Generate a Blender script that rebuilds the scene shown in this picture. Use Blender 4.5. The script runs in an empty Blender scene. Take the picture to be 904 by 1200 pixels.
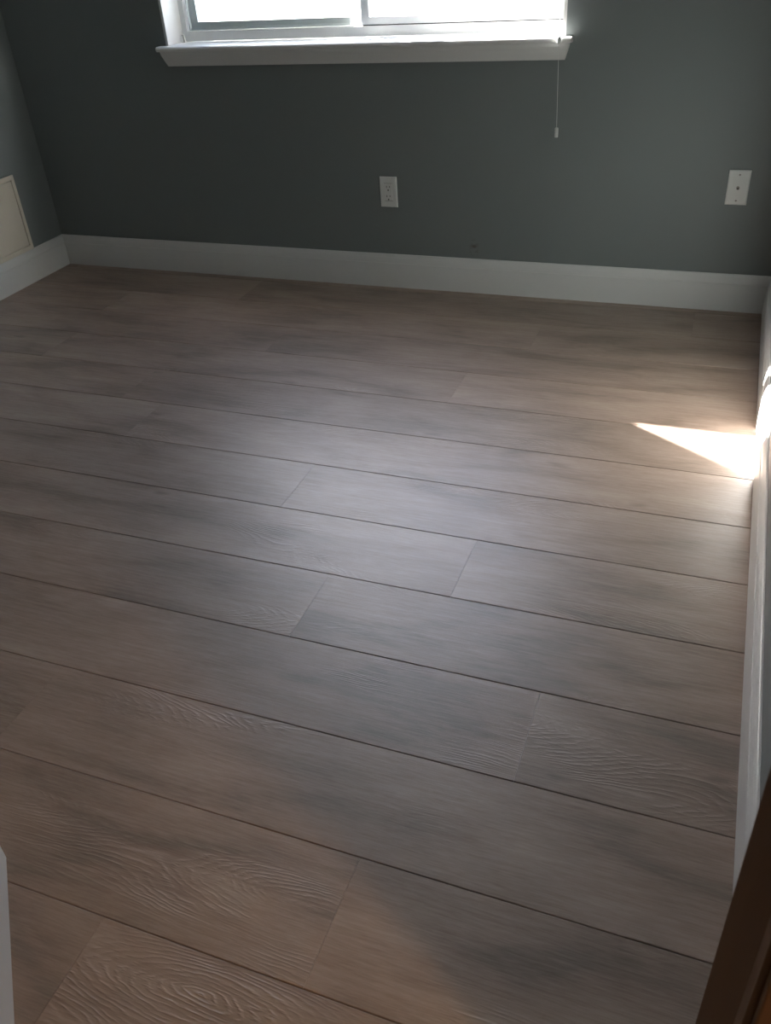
import bpy, bmesh, math, random
from mathutils import Matrix, Vector

SC = bpy.context.scene
COL = SC.collection
random.seed(7)

# ------------------------------------------------------------------ camera
cam_data = bpy.data.cameras.new('camera')
cam = bpy.data.objects.new('camera', cam_data)
COL.objects.link(cam)
right = Vector((0.93488, 0.34956, -0.06173))
down = Vector((0.15171, -0.55069, -0.82081))
fwd = Vector((-0.32092, 0.75799, -0.56786))
M = Matrix(((right.x, -down.x, -fwd.x, 2.9858),
            (right.y, -down.y, -fwd.y, -3.3307),
            (right.z, -down.z, -fwd.z, 1.2994),
            (0, 0, 0, 1)))
cam.matrix_world = M
cam_data.sensor_fit = 'VERTICAL'
cam_data.sensor_height = 36.0
cam_data.lens = 1010.8 / 1200.0 * 36.0
cam_data.clip_start = 0.02
cam_data.clip_end = 300
cam_data.dof.use_dof = True
cam_data.dof.focus_distance = 2.6
cam_data.dof.aperture_fstop = 13.0
SC.camera = cam

# ------------------------------------------------------------------ sky, sun, exposure
SUN_TAN_Y = 1.05                       # drop per metre travelled away from the window wall
sun_dir = Vector((1.0 / 0.6493, -1.0, -SUN_TAN_Y)).normalized()
sun_elev = math.asin(-sun_dir.z)
world = bpy.data.worlds.new('sky')
SC.world = world
world.use_nodes = True
wn = world.node_tree.nodes
wl = world.node_tree.links
bg = wn['Background']
sky = wn.new('ShaderNodeTexSky')
sky.sky_type = 'NISHITA'
sky.sun_disc = False
sky.sun_elevation = sun_elev
sky.sun_rotation = -math.atan2(1.0 / 0.6493, 1.0)
sky.air_density = 1.0
sky.dust_density = 2.2
wl.new(sky.outputs[0], bg.inputs[0])
bg.inputs[1].default_value = 1.1

sun_data = bpy.data.lights.new('sun', 'SUN')
sun_data.energy = 80.0
sun_data.angle = math.radians(0.53)
sun_data.color = (1.0, 0.955, 0.90)
sun = bpy.data.objects.new('sun', sun_data)
COL.objects.link(sun)
sun.rotation_euler = sun_dir.to_track_quat('-Z', 'Y').to_euler()
sun.location = (-6, 5, 6)

vs = SC.view_settings
vs.view_transform = 'Standard'
vs.look = 'None'
vs.gamma = 1.0
vs.use_curve_mapping = False
vs.exposure = 0.72
SC.cycles.max_bounces = 16
SC.cycles.diffuse_bounces = 10
SC.cycles.glossy_bounces = 6
SC.cycles.transparent_max_bounces = 12
SC.cycles.sample_clamp_indirect = 8.0
SC.cycles.caustics_reflective = False

# ------------------------------------------------------------------ materials
def new_mat(name):
    m = bpy.data.materials.new(name)
    m.use_nodes = True
    nt = m.node_tree
    b = nt.nodes['Principled BSDF']
    def N(t, **kw):
        n = nt.nodes.new(t)
        for k, v in kw.items():
            if k.startswith('i_'):
                key = k[2:].replace('_', ' ')
                n.inputs[key].default_value = v
            else:
                setattr(n, k, v)
        return n
    def L(a, bb):
        nt.links.new(a, bb)
    return m, b, N, L


def mathn(N, L, op, a, b=None):
    n = N('ShaderNodeMath', operation=op)
    for i, x in enumerate((a, b)):
        if x is None:
            continue
        if isinstance(x, (int, float)):
            n.inputs[i].default_value = x
        else:
            L(x, n.inputs[i])
    return n.outputs[0]


def ramp(N, L, fac, stops):
    r = N('ShaderNodeValToRGB')
    e = r.color_ramp.elements
    while len(e) < len(stops):
        e.new(0.5)
    for k, (p, c) in enumerate(stops):
        e[k].position = p
        e[k].color = (c, c, c, 1) if isinstance(c, (int, float)) else (*c, 1)
    L(fac, r.inputs[0])
    return r.outputs[0]


def mix(N, L, fac, a, b, blend='MIX'):
    n = N('ShaderNodeMix', data_type='RGBA', blend_type=blend)
    for sock, x in ((n.inputs[0], fac), (n.inputs[6], a), (n.inputs[7], b)):
        if isinstance(x, (int, float)):
            sock.default_value = x
        elif isinstance(x, tuple):
            sock.default_value = (*x, 1)
        else:
            L(x, sock)
    return n.outputs[2]


def mat_plain(name, col, rough=0.5, bump=0.0, scale=120, var=0.04, metallic=0.0):
    """paint, plastic or metal with slight unevenness in colour and relief"""
    m, b, N, L = new_mat(name)
    tc = N('ShaderNodeTexCoord')
    no = N('ShaderNodeTexNoise', i_Scale=3.0, i_Detail=3.0)
    L(tc.outputs['Object'], no.inputs['Vector'])
    dark = tuple(c * (1 - 2 * var) for c in col)
    L(mix(N, L, no.outputs[0], dark, col), b.inputs['Base Color'])
    b.inputs['Roughness'].default_value = rough
    b.inputs['Metallic'].default_value = metallic
    if bump:
        n2 = N('ShaderNodeTexNoise', i_Scale=scale, i_Detail=2.0)
        L(tc.outputs['Object'], n2.inputs['Vector'])
        bp = N('ShaderNodeBump', i_Strength=bump, i_Distance=0.001)
        L(n2.outputs[0], bp.inputs['Height'])
        L(bp.outputs[0], b.inputs['Normal'])
    return m


def mat_wall(name, scuff=False):
    m, b, N, L = new_mat(name)
    tc = N('ShaderNodeTexCoord')
    no = N('ShaderNodeTexNoise', i_Scale=1.7, i_Detail=4.0)
    L(tc.outputs['Object'], no.inputs['Vector'])
    col = mix(N, L, no.outputs[0], (0.148, 0.169, 0.171), (0.170, 0.193, 0.195))
    if scuff:      # dirty rubbed mark a hand's breadth above the baseboard
        mp = N('ShaderNodeMapping', vector_type='POINT')
        mp.inputs['Location'].default_value = (-2.047, 0, -0.182)
        L(tc.outputs['Object'], mp.inputs[0])
        n3 = N('ShaderNodeTexNoise', i_Scale=55.0, i_Detail=3.0)
        L(tc.outputs['Object'], n3.inputs['Vector'])
        sc = N('ShaderNodeVectorMath', operation='MULTIPLY')
        sc.inputs[1].default_value = (1.0, 0.0, 0.55)
        L(mp.outputs[0], sc.inputs[0])
        ln = N('ShaderNodeVectorMath', operation='LENGTH')
        L(sc.outputs[0], ln.inputs[0])
        near = ramp(N, L, ln.outputs['Value'], [(0.004, 1.0), (0.022, 0.0)])
        spot = ramp(N, L, n3.outputs[0], [(0.46, 0.0), (0.60, 1.0)])
        fac = mathn(N, L, 'MULTIPLY', near, spot)
        fac = mathn(N, L, 'MULTIPLY', fac, 0.75)
        col = mix(N, L, fac, col, (0.085, 0.070, 0.055))
    L(col, b.inputs['Base Color'])
    b.inputs['Roughness'].default_value = 0.5
    b.inputs['Specular IOR Level'].default_value = 0.35
    n2 = N('ShaderNodeTexNoise', i_Scale=210.0, i_Detail=2.0)
    L(tc.outputs['Object'], n2.inputs['Vector'])
    bp = N('ShaderNodeBump', i_Strength=0.12, i_Distance=0.001)
    L(n2.outputs[0], bp.inputs['Height'])
    L(bp.outputs[0], b.inputs['Normal'])
    return m


def mat_plank():
    """embossed vinyl oak: long blotches, fine streaks, knots and raised cathedral grain"""
    m, b, N, L = new_mat('oak_plank')
    tc = N('ShaderNodeTexCoord')
    oi = N('ShaderNodeObjectInfo')
    cv = N('ShaderNodeCombineXYZ')
    L(mathn(N, L, 'MULTIPLY', oi.outputs['Random'], 61.0), cv.inputs[0])
    L(mathn(N, L, 'MULTIPLY', oi.outputs['Random'], 23.7), cv.inputs[1])
    L(mathn(N, L, 'MULTIPLY', oi.outputs['Random'], 9.1), cv.inputs[2])
    ad = N('ShaderNodeVectorMath', operation='ADD')
    L(tc.outputs['Object'], ad.inputs[0])
    L(cv.outputs[0], ad.inputs[1])
    P = ad.outputs[0]
    def scaled(v):
        n = N('ShaderNodeVectorMath', operation='MULTIPLY')
        n.inputs[1].default_value = v
        L(P, n.inputs[0])
        return n.outputs[0]
    blot = N('ShaderNodeTexNoise', i_Scale=1.0, i_Detail=5.0, i_Roughness=0.55, i_Distortion=0.4)
    L(scaled((2.4, 8.5, 1.0)), blot.inputs['Vector'])
    streak = N('ShaderNodeTexNoise', i_Scale=1.0, i_Detail=4.0, i_Roughness=0.6)
    L(scaled((7.0, 150.0, 1.0)), streak.inputs['Vector'])
    fine = N('ShaderNodeTexNoise', i_Scale=1.0, i_Detail=3.0, i_Roughness=0.65)
    L(scaled((30.0, 520.0, 1.0)), fine.inputs['Vector'])
    # raised growth-ring figure
    warp = N('ShaderNodeTexNoise', i_Scale=1.0, i_Detail=5.0, i_Roughness=0.55)
    L(scaled((3.5, 16.0, 1.0)), warp.inputs['Vector'])
    wsub = N('ShaderNodeVectorMath', operation='SCALE')
    wsub.inputs['Scale'].default_value = 0.22
    L(warp.outputs['Color'], wsub.inputs[0])
    wadd = N('ShaderNodeVectorMath', operation='ADD')
    L(scaled((1.15, 5.2, 0.0)), wadd.inputs[0])
    L(wsub.outputs[0], wadd.inputs[1])
    vor = N('ShaderNodeTexVoronoi', feature='SMOOTH_F1', voronoi_dimensions='2D', i_Scale=1.0,
            i_Smoothness=0.35, i_Randomness=1.0)
    L(wadd.outputs[0], vor.inputs['Vector'])
    ring = mathn(N, L, 'SINE', mathn(N, L, 'MULTIPLY', vor.outputs['Distance'], 215.0))
    ring = mathn(N, L, 'MULTIPLY_ADD', ring, 0.5)
    ring.node.inputs[2].default_value = 0.5
    ring = mathn(N, L, 'POWER', ring, 2.2)
    ring = mathn(N, L, 'MULTIPLY', ring, ramp(N, L, streak.outputs[0], [(0.36, 0.15), (0.62, 1.0)]))
    pm = N('ShaderNodeTexNoise', i_Scale=1.0, i_Detail=1.0)
    L(scaled((2.0, 7.0, 1.0)), pm.inputs['Vector'])
    mask = ramp(N, L, pm.outputs[0], [(0.55, 0.0), (0.66, 1.0)])
    ringm = mathn(N, L, 'MULTIPLY', ring, mask)
    # knots
    kn = N('ShaderNodeTexVoronoi', feature='F1', voronoi_dimensions='2D', i_Scale=1.0)
    kadd = N('ShaderNodeVectorMath', operation='ADD')
    L(scaled((1.5, 4.6, 0.0)), kadd.inputs[0])
    L(wsub.outputs[0], kadd.inputs[1])
    L(kadd.outputs[0], kn.inputs['Vector'])
    knot = ramp(N, L, kn.outputs['Distance'], [(0.012, 1.0), (0.055, 0.0)])
    knot = mathn(N, L, 'MULTIPLY', knot, ramp(N, L, pm.outputs[0], [(0.42, 0.0), (0.5, 1.0)]))
    # colour
    c = ramp(N, L, blot.outputs[0], [(0.35, (0.112, 0.069, 0.043)), (0.46, (0.212, 0.136, 0.098)),
                                     (0.58, (0.272, 0.186, 0.143)), (0.70, (0.315, 0.232, 0.182))])
    c = mix(N, L, 0.13, c, ramp(N, L, streak.outputs[0], [(0.34, (0.10, 0.07, 0.05)), (0.66, (0.60, 0.52, 0.44))]))
    c = mix(N, L, 0.13, c, ramp(N, L, fine.outputs[0], [(0.36, (0.06, 0.045, 0.03)), (0.64, (0.48, 0.42, 0.36))]))
    c = mix(N, L, mathn(N, L, 'MULTIPLY', ringm, 0.05), c, (0.45, 0.39, 0.33))
    c = mix(N, L, mathn(N, L, 'MULTIPLY', knot, 0.55), c, (0.10, 0.068, 0.046))
    tone = ramp(N, L, oi.outputs['Random'], [(0.0, 0.90), (1.0, 1.06)])
    c = mix(N, L, 1.0, c, tone, 'MULTIPLY')
    L(c, b.inputs['Base Color'])
    rg = ramp(N, L, streak.outputs[0], [(0.3, 0.48), (0.7, 0.40)])
    L(rg, b.inputs['Roughness'])
    b.inputs['Specular IOR Level'].default_value = 0.85
    b.inputs['Coat Weight'].default_value = 0.5
    b.inputs['Coat Roughness'].default_value = 0.42
    b.inputs['Coat IOR'].default_value = 1.5
    h = mathn(N, L, 'ADD', mathn(N, L, 'MULTIPLY', ringm, 1.25), mathn(N, L, 'MULTIPLY', fine.outputs[0], 0.5))
    h = mathn(N, L, 'ADD', h, mathn(N, L, 'MULTIPLY', streak.outputs[0], 0.45))
    bp = N('ShaderNodeBump', i_Strength=0.6, i_Distance=0.0009)
    L(h, bp.inputs['Height'])
    L(bp.outputs[0], b.inputs['Normal'])
    return m


def mat_wood(name, c1, c2):
    m, b, N, L = new_mat(name)
    tc = N('ShaderNodeTexCoord')
    sc = N('ShaderNodeVectorMath', operation='MULTIPLY')
    sc.inputs[1].default_value = (60.0, 60.0, 2.5)
    L(tc.outputs['Object'], sc.inputs[0])
    no = N('ShaderNodeTexNoise', i_Scale=1.0, i_Detail=4.0, i_Distortion=0.6)
    L(sc.outputs[0], no.inputs['Vector'])
    L(mix(N, L, no.outputs[0], c1, c2), b.inputs['Base Color'])
    b.inputs['Roughness'].default_value = 0.42
    bp = N('ShaderNodeBump', i_Strength=0.15, i_Distance=0.0006)
    L(no.outputs[0], bp.inputs['Height'])
    L(bp.outputs[0], b.inputs['Normal'])
    return m


def mat_glass():
    m = bpy.data.materials.new('window_glass')
    m.use_nodes = True
    nt = m.node_tree
    nt.nodes.remove(nt.nodes['Principled BSDF'])
    out = nt.nodes['Material Output']
    tr = nt.nodes.new('ShaderNodeBsdfTransparent')
    tr.inputs[0].default_value = (0.93, 0.96, 0.95, 1)
    gl = nt.nodes.new('ShaderNodeBsdfGlossy')
    gl.inputs['Roughness'].default_value = 0.02
    fr = nt.nodes.new('ShaderNodeFresnel')
    fr.inputs[0].default_value = 1.45
    mx = nt.nodes.new('ShaderNodeMixShader')
    nt.links.new(fr.outputs[0], mx.inputs[0])
    nt.links.new(tr.outputs[0], mx.inputs[1])
    nt.links.new(gl.outputs[0], mx.inputs[2])
    nt.links.new(mx.outputs[0], out.inputs[0])
    return m


def mat_lamp(name, col, strength):
    m, b, N, L = new_mat(name)
    b.inputs['Base Color'].default_value = (0.9, 0.86, 0.8, 1)
    b.inputs['Emission Color'].default_value = (*col, 1)
    b.inputs['Emission Strength'].default_value = strength
    return m


M_WALL = mat_wall('sage_grey_wall_paint')
M_WALL_BACK = mat_wall('sage_grey_wall_paint_scuffed', scuff=True)
M_CEIL = mat_plain('ceiling_paint', (0.50, 0.50, 0.49), 0.8, 0.2, 160)
M_TRIM = mat_plain('white_trim_paint', (0.58, 0.59, 0.59), 0.35, 0.05, 90)
M_VINYL = mat_plain('white_vinyl', (0.76, 0.78, 0.79), 0.35)
M_PLASTIC = mat_plain('white_plastic', (0.60, 0.62, 0.61), 0.3)
M_CREAM = mat_plain('cream_paint', (0.58, 0.54, 0.46), 0.45, 0.1, 140, 0.06)
M_DARK = mat_plain('dark_slot', (0.015, 0.015, 0.015), 0.6)
M_SCREW = mat_plain('screw_metal', (0.30, 0.30, 0.29), 0.4, metallic=0.8)
M_BRASS = mat_plain('connector_metal', (0.25, 0.24, 0.21), 0.3, metallic=1.0)
M_PLANK = mat_plank()
M_SUB = mat_plain('dark_underlay', (0.030, 0.024, 0.020), 0.9)
M_JAMB = mat_wood('brown_stained_wood', (0.11, 0.046, 0.018), (0.18, 0.082, 0.034))
M_GLASS = mat_glass()
M_GROUND = mat_plain('pale_concrete', (0.40, 0.39, 0.37), 0.9, 0.4, 30, 0.08)
M_SIDING = mat_plain('white_siding', (0.78, 0.79, 0.78), 0.6)
M_CORD = mat_plain('white_cord', (0.70, 0.70, 0.68), 0.7)

# ------------------------------------------------------------------ mesh helpers
def link(name, bm, mat, parent=None, smooth=False):
    me = bpy.data.meshes.new(name)
    bmesh.ops.recalc_face_normals(bm, faces=bm.faces)
    bm.to_mesh(me)
    bm.free()
    me.materials.append(mat)
    if smooth:
        for p in me.polygons:
            p.use_smooth = True
    o = bpy.data.objects.new(name, me)
    COL.objects.link(o)
    if parent:
        o.parent = parent
    return o


def empty(name, loc=(0, 0, 0)):
    o = bpy.data.objects.new(name, None)
    o.empty_display_size = 0.05
    COL.objects.link(o)
    o.location = loc
    return o


def struct(o, label=None):
    o['kind'] = 'structure'
    if label:
        o['label'] = label
    return o


def tag(o, label, cat, group=None):
    o['label'] = label
    o['category'] = cat
    if group:
        o['group'] = group
    return o


def bm_box(lo, hi, bm=None, bevel=0.0):
    own = bmesh.new()
    vs_ = [own.verts.new((x, y, z)) for x in (lo[0], hi[0]) for y in (lo[1], hi[1]) for z in (lo[2], hi[2])]
    for f in ((0, 1, 3, 2), (4, 6, 7, 5), (0, 4, 5, 1), (2, 3, 7, 6), (0, 2, 6, 4), (1, 5, 7, 3)):
        own.faces.new([vs_[i] for i in f])
    bmesh.ops.recalc_face_normals(own, faces=own.faces)
    if bevel:
        bmesh.ops.bevel(own, geom=list(own.edges), offset=bevel, segments=2, profile=0.5, affect='EDGES')
    if bm is None:
        return own
    join(bm, own)
    return bm


def join(dst, src):
    tmp = bpy.data.meshes.new('tmp')
    src.to_mesh(tmp)
    src.free()
    dst.from_mesh(tmp)
    bpy.data.meshes.remove(tmp)


def bm_prism(pts, ax, a, b):
    """extrude a 2D outline along axis ax ('x','y','z') from a to b"""
    bm = bmesh.new()
    def P(u, v, t):
        return {'x': (t, u, v), 'y': (u, t, v), 'z': (u, v, t)}[ax]
    A = [bm.verts.new(P(u, v, a)) for u, v in pts]
    B = [bm.verts.new(P(u, v, b)) for u, v in pts]
    n = len(pts)
    bm.faces.new(A)
    bm.faces.new(B[::-1])
    for i in range(n):
        bm.faces.new((A[i], A[(i + 1) % n], B[(i + 1) % n], B[i]))
    return bm


def bm_ring(x0, x1, z0, z1, hx0, hx1, hz0, hz1, ya, yb):
    """a slab in the xz plane with a rectangular hole"""
    bm = bmesh.new()
    o = ((x0, z0), (x1, z0), (x1, z1), (x0, z1))
    h = ((hx0, hz0), (hx1, hz0), (hx1, hz1), (hx0, hz1))
    V = {}
    for k, y in enumerate((ya, yb)):
        for i in range(4):
            V['o', i, k] = bm.verts.new((o[i][0], y, o[i][1]))
            V['h', i, k] = bm.verts.new((h[i][0], y, h[i][1]))
    for i in range(4):
        j = (i + 1) % 4
        for k in (0, 1):
            bm.faces.new((V['o', i, k], V['o', j, k], V['h', j, k], V['h', i, k]))
        bm.faces.new((V['o', i, 0], V['o', j, 0], V['o', j, 1], V['o', i, 1]))
        bm.faces.new((V['h', i, 0], V['h', j, 0], V['h', j, 1], V['h', i, 1]))
    return bm


def bm_tube(p0, p1, r, seg=10, r1=None):
    bm = bmesh.new()
    p0, p1 = Vector(p0), Vector(p1)
    d = p1 - p0
    bmesh.ops.create_cone(bm, cap_ends=True, segments=seg, radius1=r, radius2=r if r1 is None else r1, depth=d.length)
    bmesh.ops.transform(bm, matrix=Matrix.Translation((p0 + p1) / 2) @ d.to_track_quat('Z', 'Y').to_matrix().to_4x4(), verts=bm.verts)
    return bm


def bm_lathe(prof, seg=24, loc=(0, 0, 0)):
    bm = bmesh.new()
    rings = []
    for r, z in prof:
        rings.append([bm.verts.new((loc[0] + r * math.cos(2 * math.pi * i / seg), loc[1] + r * math.sin(2 * math.pi * i / seg), loc[2] + z)) for i in range(seg)])
    for a, b in zip(rings, rings[1:]):
        for i in range(seg):
            bm.faces.new((a[i], a[(i + 1) % seg], b[(i + 1) % seg], b[i]))
    bm.faces.new(rings[0][::-1])
    bm.faces.new(rings[-1])
    return bm


# ------------------------------------------------------------------ dimensions (metres)
W = 3.167            # room width, left wall x=0, right wall x=W
CEIL = 2.44
Y_FR = -2.88         # room face of the doorway wall
Y_FH = -2.930        # hall face of the doorway wall
JX = 3.071           # face of the doorway jamb on the right
WX0, WX1, WZ0, WZ1 = 0.789, 2.361, 0.925, 2.13    # window opening

# ------------------------------------------------------------------ outdoors
ground = struct(link('ground', bm_box((-40, 0.6, -0.75), (40, 60, -0.60)), M_GROUND), 'pale sunlit ground outside the window')
wing = struct(link('wall_added_wing', bm_box((-1.2, 0.20, -0.60), (0.7817, 0.36, 2.9)), M_SIDING), 'white outside wall corner added to shape the edge of the sun patch')  # corner added outdoors so its shadow cuts the sun patch at a slant

# ------------------------------------------------------------------ shell
floor = struct(link('floor', bm_box((-0.12, -4.15, -0.12), (5.3, 0.0, -0.006)), M_SUB), 'wide oak-look plank floor')
struct(link('wall_back', bm_ring(-0.12, 5.3, -0.12, 2.56, WX0 - 0.012, WX1 + 0.012, WZ0 - 0.019, WZ1 + 0.012, 0.0, 0.20), M_WALL_BACK), 'grey-green wall under the window')
struct(link('wall_left', bm_box((-0.12, -4.15, -0.006), (0.0, 0.0, CEIL)), M_WALL), 'grey-green side wall with the cream panel')
struct(link('wall_right', bm_box((W, Y_FH, -0.006), (W + 0.12, 0.0, CEIL)), M_WALL), 'grey-green side wall catching the sun')
struct(link('ceiling', bm_box((-0.12, -4.15, CEIL), (5.3, 0.0, CEIL + 0.12)), M_CEIL))
# doorway wall: the part left of the doorway ends in a slanted face
DA, DB = (1.9758, -2.7716), (2.3456, -3.169)
struct(link('wall_front', bm_prism([(0.0, DA[1]), DA, DB, (2.3456, -3.26), (0.0, -3.26)], 'z', -0.006, CEIL), M_WALL), 'grey-green doorway wall')
struct(link('wall_front_stub', bm_box((JX + 0.0405, Y_FH, -0.006), (W, Y_FR, CEIL)), M_WALL))
struct(link('wall_header', bm_box((2.10, Y_FH, 2.05), (JX + 0.0405, Y_FR, CEIL)), M_WALL))
struct(link('wall_hall_right', bm_box((W + 0.12, Y_FH, -0.006), (5.18, Y_FR, CEIL)), M_WALL))
struct(link('wall_hall_end', bm_box((5.18, -4.15, -0.006), (5.30, 0.0, CEIL)), M_WALL))
struct(link('wall_hall_far', bm_box((0.0, -4.15, -0.006), (5.18, -4.03, CEIL)), M_WALL))

# ------------------------------------------------------------------ floor planks, each its own piece
PW, PL = 0.2286, 1.83
Y0 = -0.7359 + 3 * PW            # first full row boundary next to the window wall
row_joint = {-1: 1.9, 0: 2.922, 1: 2.390, 2: 1.45, 3: 2.230, 4: 1.131, 5: 1.30, 6: 1.967, 7: 2.517, 8: 2.214,
             9: 2.776, 10: 1.777, 11: 2.568, 12: 2.214, 13: 1.2, 14: 2.9, 15: 0.6, 16: 2.2, 17: 1.5}
row_extra = {3: [0.608], 4: [], 2: []}
cache = {}
def plank_mesh(length, width):
    key = (round(length, 3), round(width, 3))
    if key in cache:
        return cache[key]
    g, bv, dz = 0.0006, 0.0012, 0.0011
    hl, hw, t = length / 2 - 0.0003, width / 2 - g, 0.006
    prof = [(-hw, -t), (hw, -t), (hw, -dz), (hw - bv, 0.0), (-hw + bv, 0.0), (-hw, -dz)]
    bm = bm_prism(prof, 'x', -hl, hl)
    bmesh.ops.recalc_face_normals(bm, faces=bm.faces)
    me = bpy.data.meshes.new('floor_plank')
    bm.to_mesh(me)
    bm.free()
    me.materials.append(M_PLANK)
    cache[key] = me
    return me

for k in range(-1, 18):
    ytop = Y0 - k * PW
    ybot = ytop - PW
    if k == -1:
        ytop = -0.002
    if ybot < -4.03:
        ybot = -4.028
    xa, xb = 0.003, (W - 0.003 if ytop > Y_FH - 0.05 else 5.177)
    j = row_joint.get(k, 1.0)
    cuts = [j + i * PL for i in range(-3, 4)]
    if k in row_extra:
        cuts = row_extra[k] + [j]
    cuts = [xa] + sorted(c for c in cuts if xa + 0.05 < c < xb - 0.05) + [xb]
    for a, b2 in zip(cuts, cuts[1:]):
        o = bpy.data.objects.new('floor_plank', plank_mesh(b2 - a, ytop - ybot))
        COL.objects.link(o)
        o.location = ((a + b2) / 2, (ytop + ybot) / 2, 0.0)
        o.parent = floor

# ------------------------------------------------------------------ baseboards
BB = [(0, 0), (0.0145, 0), (0.0145, 0.100), (0.0138, 0.1025), (0.0122, 0.1040), (0.0122, 0.1060), (0.0124, 0.1080),
      (0.0110, 0.118), (0.0092, 0.1255), (0.0080, 0.1275), (0.0078, 0.1305), (0.0052, 0.1375), (0.0035, 0.1387), (0, 0.1387)]
def baseboard(name, p0, p1, n, label, m0=0.0, m1=0.0):
    """profile swept from p0 to p1, n = direction into the room, m0/m1 = mitre per unit depth at each end"""
    bm = bmesh.new()
    p0, p1, n = Vector((*p0, 0)), Vector((*p1, 0)), Vector((*n, 0)).normalized()
    d = (p1 - p0).normalized()
    A = [bm.verts.new(p0 + n * t + d * (m0 * t) + Vector((0, 0, z))) for t, z in BB]
    B = [bm.verts.new(p1 + n * t - d * (m1 * t) + Vector((0, 0, z))) for t, z in BB]
    k = len(BB)
    bm.faces.new(A)
    bm.faces.new(B[::-1])
    for i in range(k):
        bm.faces.new((A[i], A[(i + 1) % k], B[(i + 1) % k], B[i]))
    return struct(link(name, bm, M_TRIM), label)

baseboard('baseboard_back', (0, 0), (W, 0), (0, -1), 'white moulded baseboard below the window wall', 1, 1)
baseboard('baseboard_left', (0, DA[1]), (0, 0), (1, 0), 'white moulded baseboard under the cream panel', 1, 1)
baseboard('baseboard_right', (W, 0), (W, Y_FR - 0.0), (-1, 0), 'white moulded baseboard beside the patch of sun', 1, 0)
baseboard('baseboard_front', (DA[0], DA[1]), (0, DA[1]), (0, 1), 'white moulded baseboard of the doorway wall', -0.45, 1)
nd = Vector((-(DB[1] - DA[1]), DB[0] - DA[0]))
baseboard('baseboard_slant', DA, (2.33, -3.1523), nd, 'short white baseboard on the slanted wall end by the doorway', -0.45, 0)

# ------------------------------------------------------------------ doorway jamb of brown wood
door = struct(empty('door_1', (JX, (Y_FR + Y_FH) / 2, 0)), 'brown stained wooden doorway frame')
def dpart(name, lo, hi, bevel=0.002):
    o = link(name, bm_box(lo, hi, bevel=bevel), M_JAMB)
    o.parent = door
    o.matrix_parent_inverse = Matrix.Translation(-door.location)
    return o
jb = link('jamb', bm_prism([(JX, Y_FR + 0.001), (JX + 0.022, -2.9115), (JX + 0.0225, Y_FH - 0.001), (JX + 0.040, Y_FH - 0.001), (JX + 0.040, Y_FR + 0.001)], 'z', 0.0, 2.0495), M_JAMB)
jb.parent = door
jb.matrix_parent_inverse = Matrix.Translation(-door.location)
dpart('casing', (JX + 0.028, Y_FH - 0.012, 0.0), (W - 0.004, Y_FH - 0.0012, 2.11))
dpart('head_jamb', (2.13, Y_FH - 0.001, 2.032), (JX - 0.0005, Y_FR + 0.001, 2.0495))

# ------------------------------------------------------------------ window
win = struct(empty('window_1', (WX0, 0.0, WZ0)), 'white sliding window with a bright view')
def wpart(name, bm, mat, parent=None):
    o = link(name, bm, mat)
    o.parent = parent or win
    o.matrix_parent_inverse = Matrix.Translation(-win.location) if parent is None else Matrix.Translation(-win.location)
    return o
YF = 0.118
# painted lining of the opening
wpart('side_lining', bm_box((WX0 - 0.0115, 0.0, WZ0), (WX0, 0.199, WZ1)), M_TRIM)
wpart('side_lining', bm_box((WX1, 0.0, WZ0), (WX1 + 0.0115, 0.199, WZ1)), M_TRIM)
wpart('head_lining', bm_box((WX0 - 0.0115, 0.0, WZ1), (WX1 + 0.0115, 0.199, WZ1 + 0.0115)), M_TRIM)
# sill board (stool) with horns and rounded nose
st = bmesh.new()
ZT = WZ0
nose = [(0.118, ZT), (-0.034, ZT), (-0.039, ZT - 0.003), (-0.041, ZT - 0.0085), (-0.039, ZT - 0.0145), (-0.034, ZT - 0.0175), (0.0, ZT - 0.0175), (0.118, ZT - 0.0175)]
st = bm_prism(nose, 'x', WX0 + 0.0005, WX1 - 0.0005)
nose2 = [(-0.0005, ZT)] + nose[1:6] + [(-0.0005, ZT - 0.0175)]
join(st, bm_prism(nose2, 'x', 0.752, WX0 + 0.0005))
join(st, bm_prism(nose2, 'x', WX1 - 0.0005, 2.398))
wpart('window_sill', st, M_TRIM)
# moulded apron under the sill, returned at both ends
ap_prof = [(0.0, 0.034), (0.010, 0.0325), (0.018, 0.0295), (0.0195, 0.0285), (0.030, 0.0245), (0.042, 0.019), (0.050, 0.0155), (0.054, 0.0135)]
ap = bmesh.new()
rings = []
for dz_, dep in ap_prof:
    z = ZT - 0.0176 - dz_
    inset = 0.034 - dep
    rings.append([ap.verts.new((0.765 + inset * 0.75, -0.0005, z)), ap.verts.new((0.765 + inset * 0.75, -dep, z)),
                  ap.verts.new((2.389 - inset * 0.75, -dep, z)), ap.verts.new((2.389 - inset * 0.75, -0.0005, z))])
for a, b2 in zip(rings, rings[1:]):
    for i in range(4):
        ap.faces.new((a[i], a[(i + 1) % 4], b2[(i + 1) % 4], b2[i]))
ap.faces.new(rings[0])
ap.faces.new(rings[-1][::-1])
wpart('window_apron', ap, M_TRIM)
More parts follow.
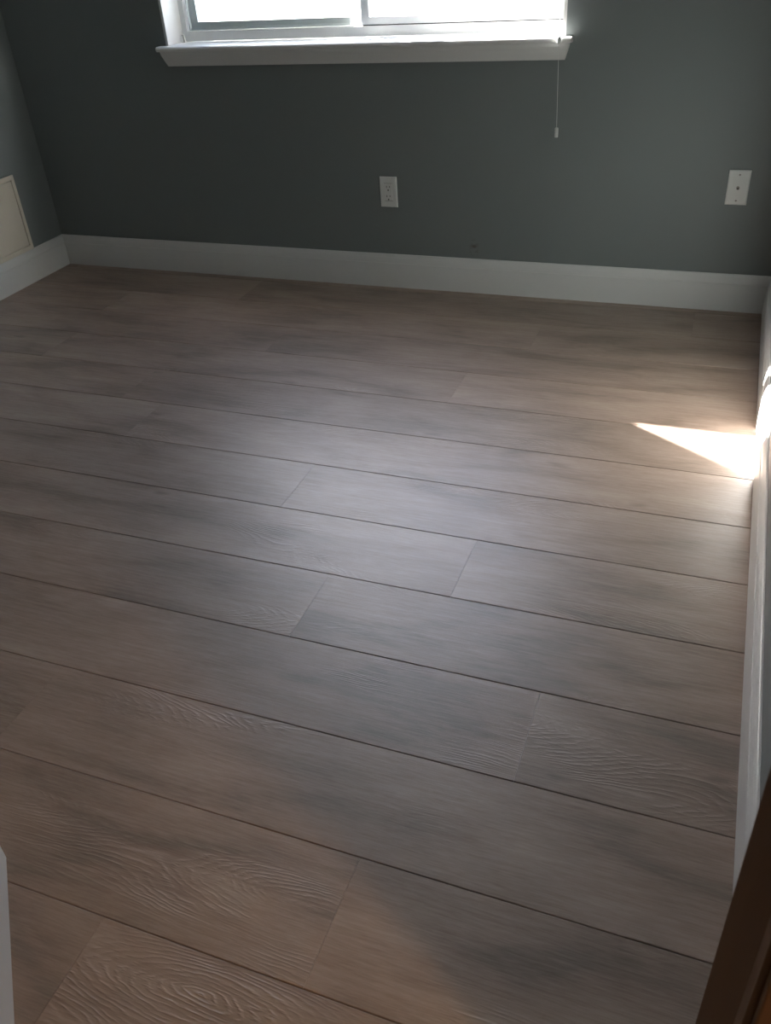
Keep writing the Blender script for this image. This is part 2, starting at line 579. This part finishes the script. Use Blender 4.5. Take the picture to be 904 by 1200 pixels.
# vinyl frame: outer ring, sill step, track ribs
fr = bm_ring(WX0 + 0.0005, WX1 - 0.0005, WZ0 + 0.0005, WZ1 - 0.0005, WX0 + 0.022, WX1 - 0.022, WZ0 + 0.036, WZ1 - 0.03, YF, 0.195)
wpart('window_frame', fr, M_VINYL)
tr_ = bm_box((WX0 + 0.0225, 0.152, WZ0 + 0.0365), (WX1 - 0.0225, 0.156, WZ0 + 0.044))
wpart('track', tr_, M_VINYL)
wpart('groove_shade', bm_box((1.58, YF + 0.004, WZ0 + 0.0362), (WX1 - 0.0225, YF + 0.0085, WZ0 + 0.0392)), M_DARK)  # dark strip standing in for the shade in the groove below the sash
def sash(name, x0, x1, y0, y1, bot, stile):
    s = wpart(name, bm_ring(x0, x1, WZ0 + 0.040, WZ1 - 0.034, x0 + stile, x1 - stile, WZ0 + 0.040 + bot, WZ1 - 0.034 - bot, y0, y1), M_VINYL)
    g = wpart('glass_pane', bm_box((x0 + stile - 0.004, (y0 + y1) / 2 - 0.002, WZ0 + 0.040 + bot - 0.004), (x1 - stile + 0.004, (y0 + y1) / 2 + 0.002, WZ1 - 0.034 - bot + 0.004)), M_GLASS)
    g.parent = s
    g.matrix_parent_inverse = Matrix.Translation(-win.location)
    bd = wpart('glazing_bead', bm_ring(x0 + stile - 0.010, x1 - stile + 0.010, WZ0 + 0.040 + bot - 0.010, WZ1 - 0.034 - bot + 0.010,
                                      x0 + stile + 0.001, x1 - stile - 0.001, WZ0 + 0.040 + bot + 0.001, WZ1 - 0.034 - bot - 0.001, y0 - 0.003, y0 - 0.0002), M_VINYL)
    bd.parent = s
    return s
sash('fixed_sash', WX0 + 0.0225, 1.605, 0.160, 0.188, 0.024, 0.033)
sash('sliding_sash', 1.575, WX1 - 0.0225, 0.124, 0.150, 0.024, 0.033)

# small white catch at the left end of the sill
br = empty('hold_down_bracket', (0.806, 0.098, WZ0))
tag(br, 'tiny white catch standing on the window sill against the side lining', 'bracket')
def bpart(name, bm, mat):
    o = link(name, bm, mat, br)
    return o
bpart('foot', bm_box((-0.007, -0.010, 0.0003), (0.008, 0.010, 0.003), bevel=0.0006), M_PLASTIC)
bpart('stem', bm_prism([(-0.004, 0.003), (0.004, 0.003), (0.001, 0.022), (-0.005, 0.022)], 'y', -0.004, 0.004), M_PLASTIC)
bpart('hook', bm_box((-0.010, -0.004, 0.0222), (0.001, 0.004, 0.027), bevel=0.0008), M_PLASTIC)

# ------------------------------------------------------------------ blind, half lowered unseen to cut skylight; only its pull cord hangs into view
bl = empty('window_blind', (1.575, 0.05, WZ1 - 0.05))
tag(bl, 'white window blind whose thin pull cord hangs past the sill', 'blind')
def blp(name, bm, mat, parent=None, smooth=False):
    o = link(name, bm, mat, smooth=smooth)
    o.parent = parent or bl
    o.matrix_parent_inverse = Matrix.Translation(-bl.location)
    return o
blp('headrail', bm_box((WX0 + 0.004, 0.030, WZ1 - 0.046), (WX1 - 0.004, 0.085, WZ1 - 0.0005), bevel=0.002), M_VINYL)
for i in range(11):          # closed slats, each lapping the next
    z = WZ1 - 0.050 - i * 0.036
    blp('slat', bm_prism([(0.048, z), (0.0495, z), (0.0665, z - 0.045), (0.065, z - 0.045)], 'x', WX0 + 0.008, WX1 - 0.008), M_VINYL)
zb = WZ1 - 0.050 - 11 * 0.036
blp('bottom_rail', bm_box((WX0 + 0.008, 0.034, zb - 0.030), (WX1 - 0.008, 0.082, zb - 0.0105), bevel=0.003), M_VINYL)
CXc, CYc = 2.354, -0.053
cord = bm_tube((2.340, 0.029, WZ1 - 0.03), (CXc + 0.006, CYc, WZ0 + 0.006), 0.0011, 8)
join(cord, bm_tube((CXc + 0.006, CYc, WZ0 - 0.018), (CXc + 0.012, CYc - 0.002, 0.645), 0.0007, 8))
cd = blp('pull_cord', cord, M_CORD)
blp('cord_joiner', bm_lathe([(0.0020, 0.0), (0.0062, 0.003), (0.0068, 0.012), (0.0062, 0.020), (0.0020, 0.024)], 14, (CXc + 0.006, CYc, WZ0 - 0.018)), M_PLASTIC, smooth=True)
blp('tassel', bm_lathe([(0.0055, 0.0), (0.0066, 0.0015), (0.0066, 0.028), (0.0055, 0.031), (0.0014, 0.0325)], 14, (CXc + 0.012, CYc - 0.002, 0.613)), M_PLASTIC, smooth=True)

# ------------------------------------------------------------------ wall plates
def plate_bm(w, h, t):
    bm = bmesh.new()
    rings = []
    for ins, y in ((0, -0.0002), (0, -t * 0.45), (0.0012, -t * 0.8), (0.0035, -t)):
        rings.append([bm.verts.new((sx * (w / 2 - ins), y, sz * (h / 2 - ins))) for sx, sz in ((-1, -1), (1, -1), (1, 1), (-1, 1))])
    for a, b in zip(rings, rings[1:]):
        for i in range(4):
            bm.faces.new((a[i], a[(i + 1) % 4], b[(i + 1) % 4], b[i]))
    bm.faces.new(rings[0])
    bm.faces.new(rings[-1][::-1])
    return bm

out = empty('electrical_outlet', (1.695, 0.0, 0.3894))
tag(out, 'white rectangular power outlet with two sockets on the wall below the window', 'outlet')
link('cover_plate', plate_bm(0.0719, 0.117, 0.006), M_PLASTIC, out)
face = link('socket_face', bm_box((-0.0165, -0.0075, -0.033), (0.0165, -0.0061, 0.033), bevel=0.0004), M_PLASTIC, out)
for s in (-1, 1):
    link('face_gap', bm_box((-0.0172, -0.0066, s * 0.0336 - 0.0006), (0.0172, -0.00605, s * 0.0336 + 0.0006)), M_DARK, out)
for zc in (0.0165, -0.0195):
    for sx, hh in ((-1, 0.0042), (1, 0.0034)):
        link('slot', bm_box((sx * 0.0063 - 0.0012, -0.0080, zc + 0.004 - hh), (sx * 0.0063 + 0.0012, -0.0074, zc + 0.004 + hh)), M_DARK, face)
    link('ground_hole', bm_tube((0, -0.0074, zc - 0.0085), (0, -0.0081, zc - 0.0085), 0.0030, 12), M_DARK, face)

cx = empty('coax_wall_plate', (2.9986, 0.0, 0.445))
tag(cx, 'white cable socket plate with a dark centre connector and two screws', 'wall plate')
link('cover_plate', plate_bm(0.0719, 0.117, 0.006), M_PLASTIC, cx)
for s in (-1, 1):
    sc_ = link('screw', bm_tube((0, -0.0058, s * 0.0435), (0, -0.0070, s * 0.0435), 0.0034, 14, 0.0028), M_SCREW, cx)
    link('screw_slot', bm_box((-0.0024, -0.00725, s * 0.0435 - 0.0004), (0.0024, -0.0070, s * 0.0435 + 0.0004)), M_DARK, sc_)
hexn = link('connector_nut', bm_tube((0, -0.0058, 0), (0, -0.0090, 0), 0.0062, 6), M_BRASS, cx)
jk = link('connector_jack', bm_tube((0, -0.0090, 0), (0, -0.0165, 0), 0.0045, 16), M_BRASS, cx)
link('connector_hole', bm_tube((0, -0.0164, 0), (0, -0.0167, 0), 0.0032, 12), M_DARK, jk)

# ------------------------------------------------------------------ cream access panel on the left wall, sitting on the baseboard
PY1, PY0, PZ0, PZ1 = -0.212, -0.600, 0.1395, 0.4635
pan = empty('access_panel', (0.0, (PY0 + PY1) / 2, PZ0))
tag(pan, 'cream framed access panel on the wall just above the baseboard', 'panel')
fw = 0.020
pf = bmesh.new()
yz_o = ((PY0, PZ0), (PY1, PZ0), (PY1, PZ1), (PY0, PZ1))
def ring_yz(xs, o, ins):
    (a, b), (c, _), (_, d), _ = o
    return [(xs, a + ins, b + ins), (xs, c - ins, b + ins), (xs, c - ins, d - ins), (xs, a + ins, d - ins)]
seq = [ring_yz(0.0003, yz_o, 0.0), ring_yz(0.009, yz_o, 0.0), ring_yz(0.011, yz_o, 0.002), ring_yz(0.011, yz_o, fw - 0.003), ring_yz(0.0095, yz_o, fw), ring_yz(0.0003, yz_o, fw)]
R_ = [[pf.verts.new(p) for p in r] for r in seq]
for a, b2 in zip(R_, R_[1:] + R_[:1]):
    for i in range(4):
        pf.faces.new((a[i], a[(i + 1) % 4], b2[(i + 1) % 4], b2[i]))
def panp(name, bm, mat):
    o = link(name, bm, mat)
    o.parent = pan
    o.matrix_parent_inverse = Matrix.Translation(-pan.location)
    return o
panp('panel_frame', pf, M_CREAM)
panp('panel_door', bm_box((0.0004, PY0 + fw + 0.0015, PZ0 + fw + 0.0015), (0.0085, PY1 - fw - 0.0015, PZ1 - fw - 0.0015), bevel=0.0012), M_CREAM)

# ------------------------------------------------------------------ hall ceiling lamp behind the camera, spilling warm light through the doorway
LX, LY = 4.05, -3.571
lamp = empty('ceiling_lamp', (LX, LY, CEIL))
tag(lamp, 'warm flush ceiling lamp lighting the hall behind the doorway', 'lamp')
link('lamp_base', bm_lathe([(0.055, -0.0003), (0.060, -0.006), (0.058, -0.022), (0.028, -0.030), (0.026, -0.060)], 28), mat_plain('lamp_metal', (0.6, 0.58, 0.54), 0.3, metallic=0.9), lamp)
globe = [(0.020 if i == 0 else max(0.003, 0.055 * math.sin(math.pi * i / 12)), -0.1155 + 0.055 * math.cos(math.pi * i / 12)) for i in range(0, 13)]
link('lamp_globe', bm_lathe(globe, 24), mat_lamp('lamp_glow', (1.0, 0.64, 0.34), 310.0), lamp, smooth=True)
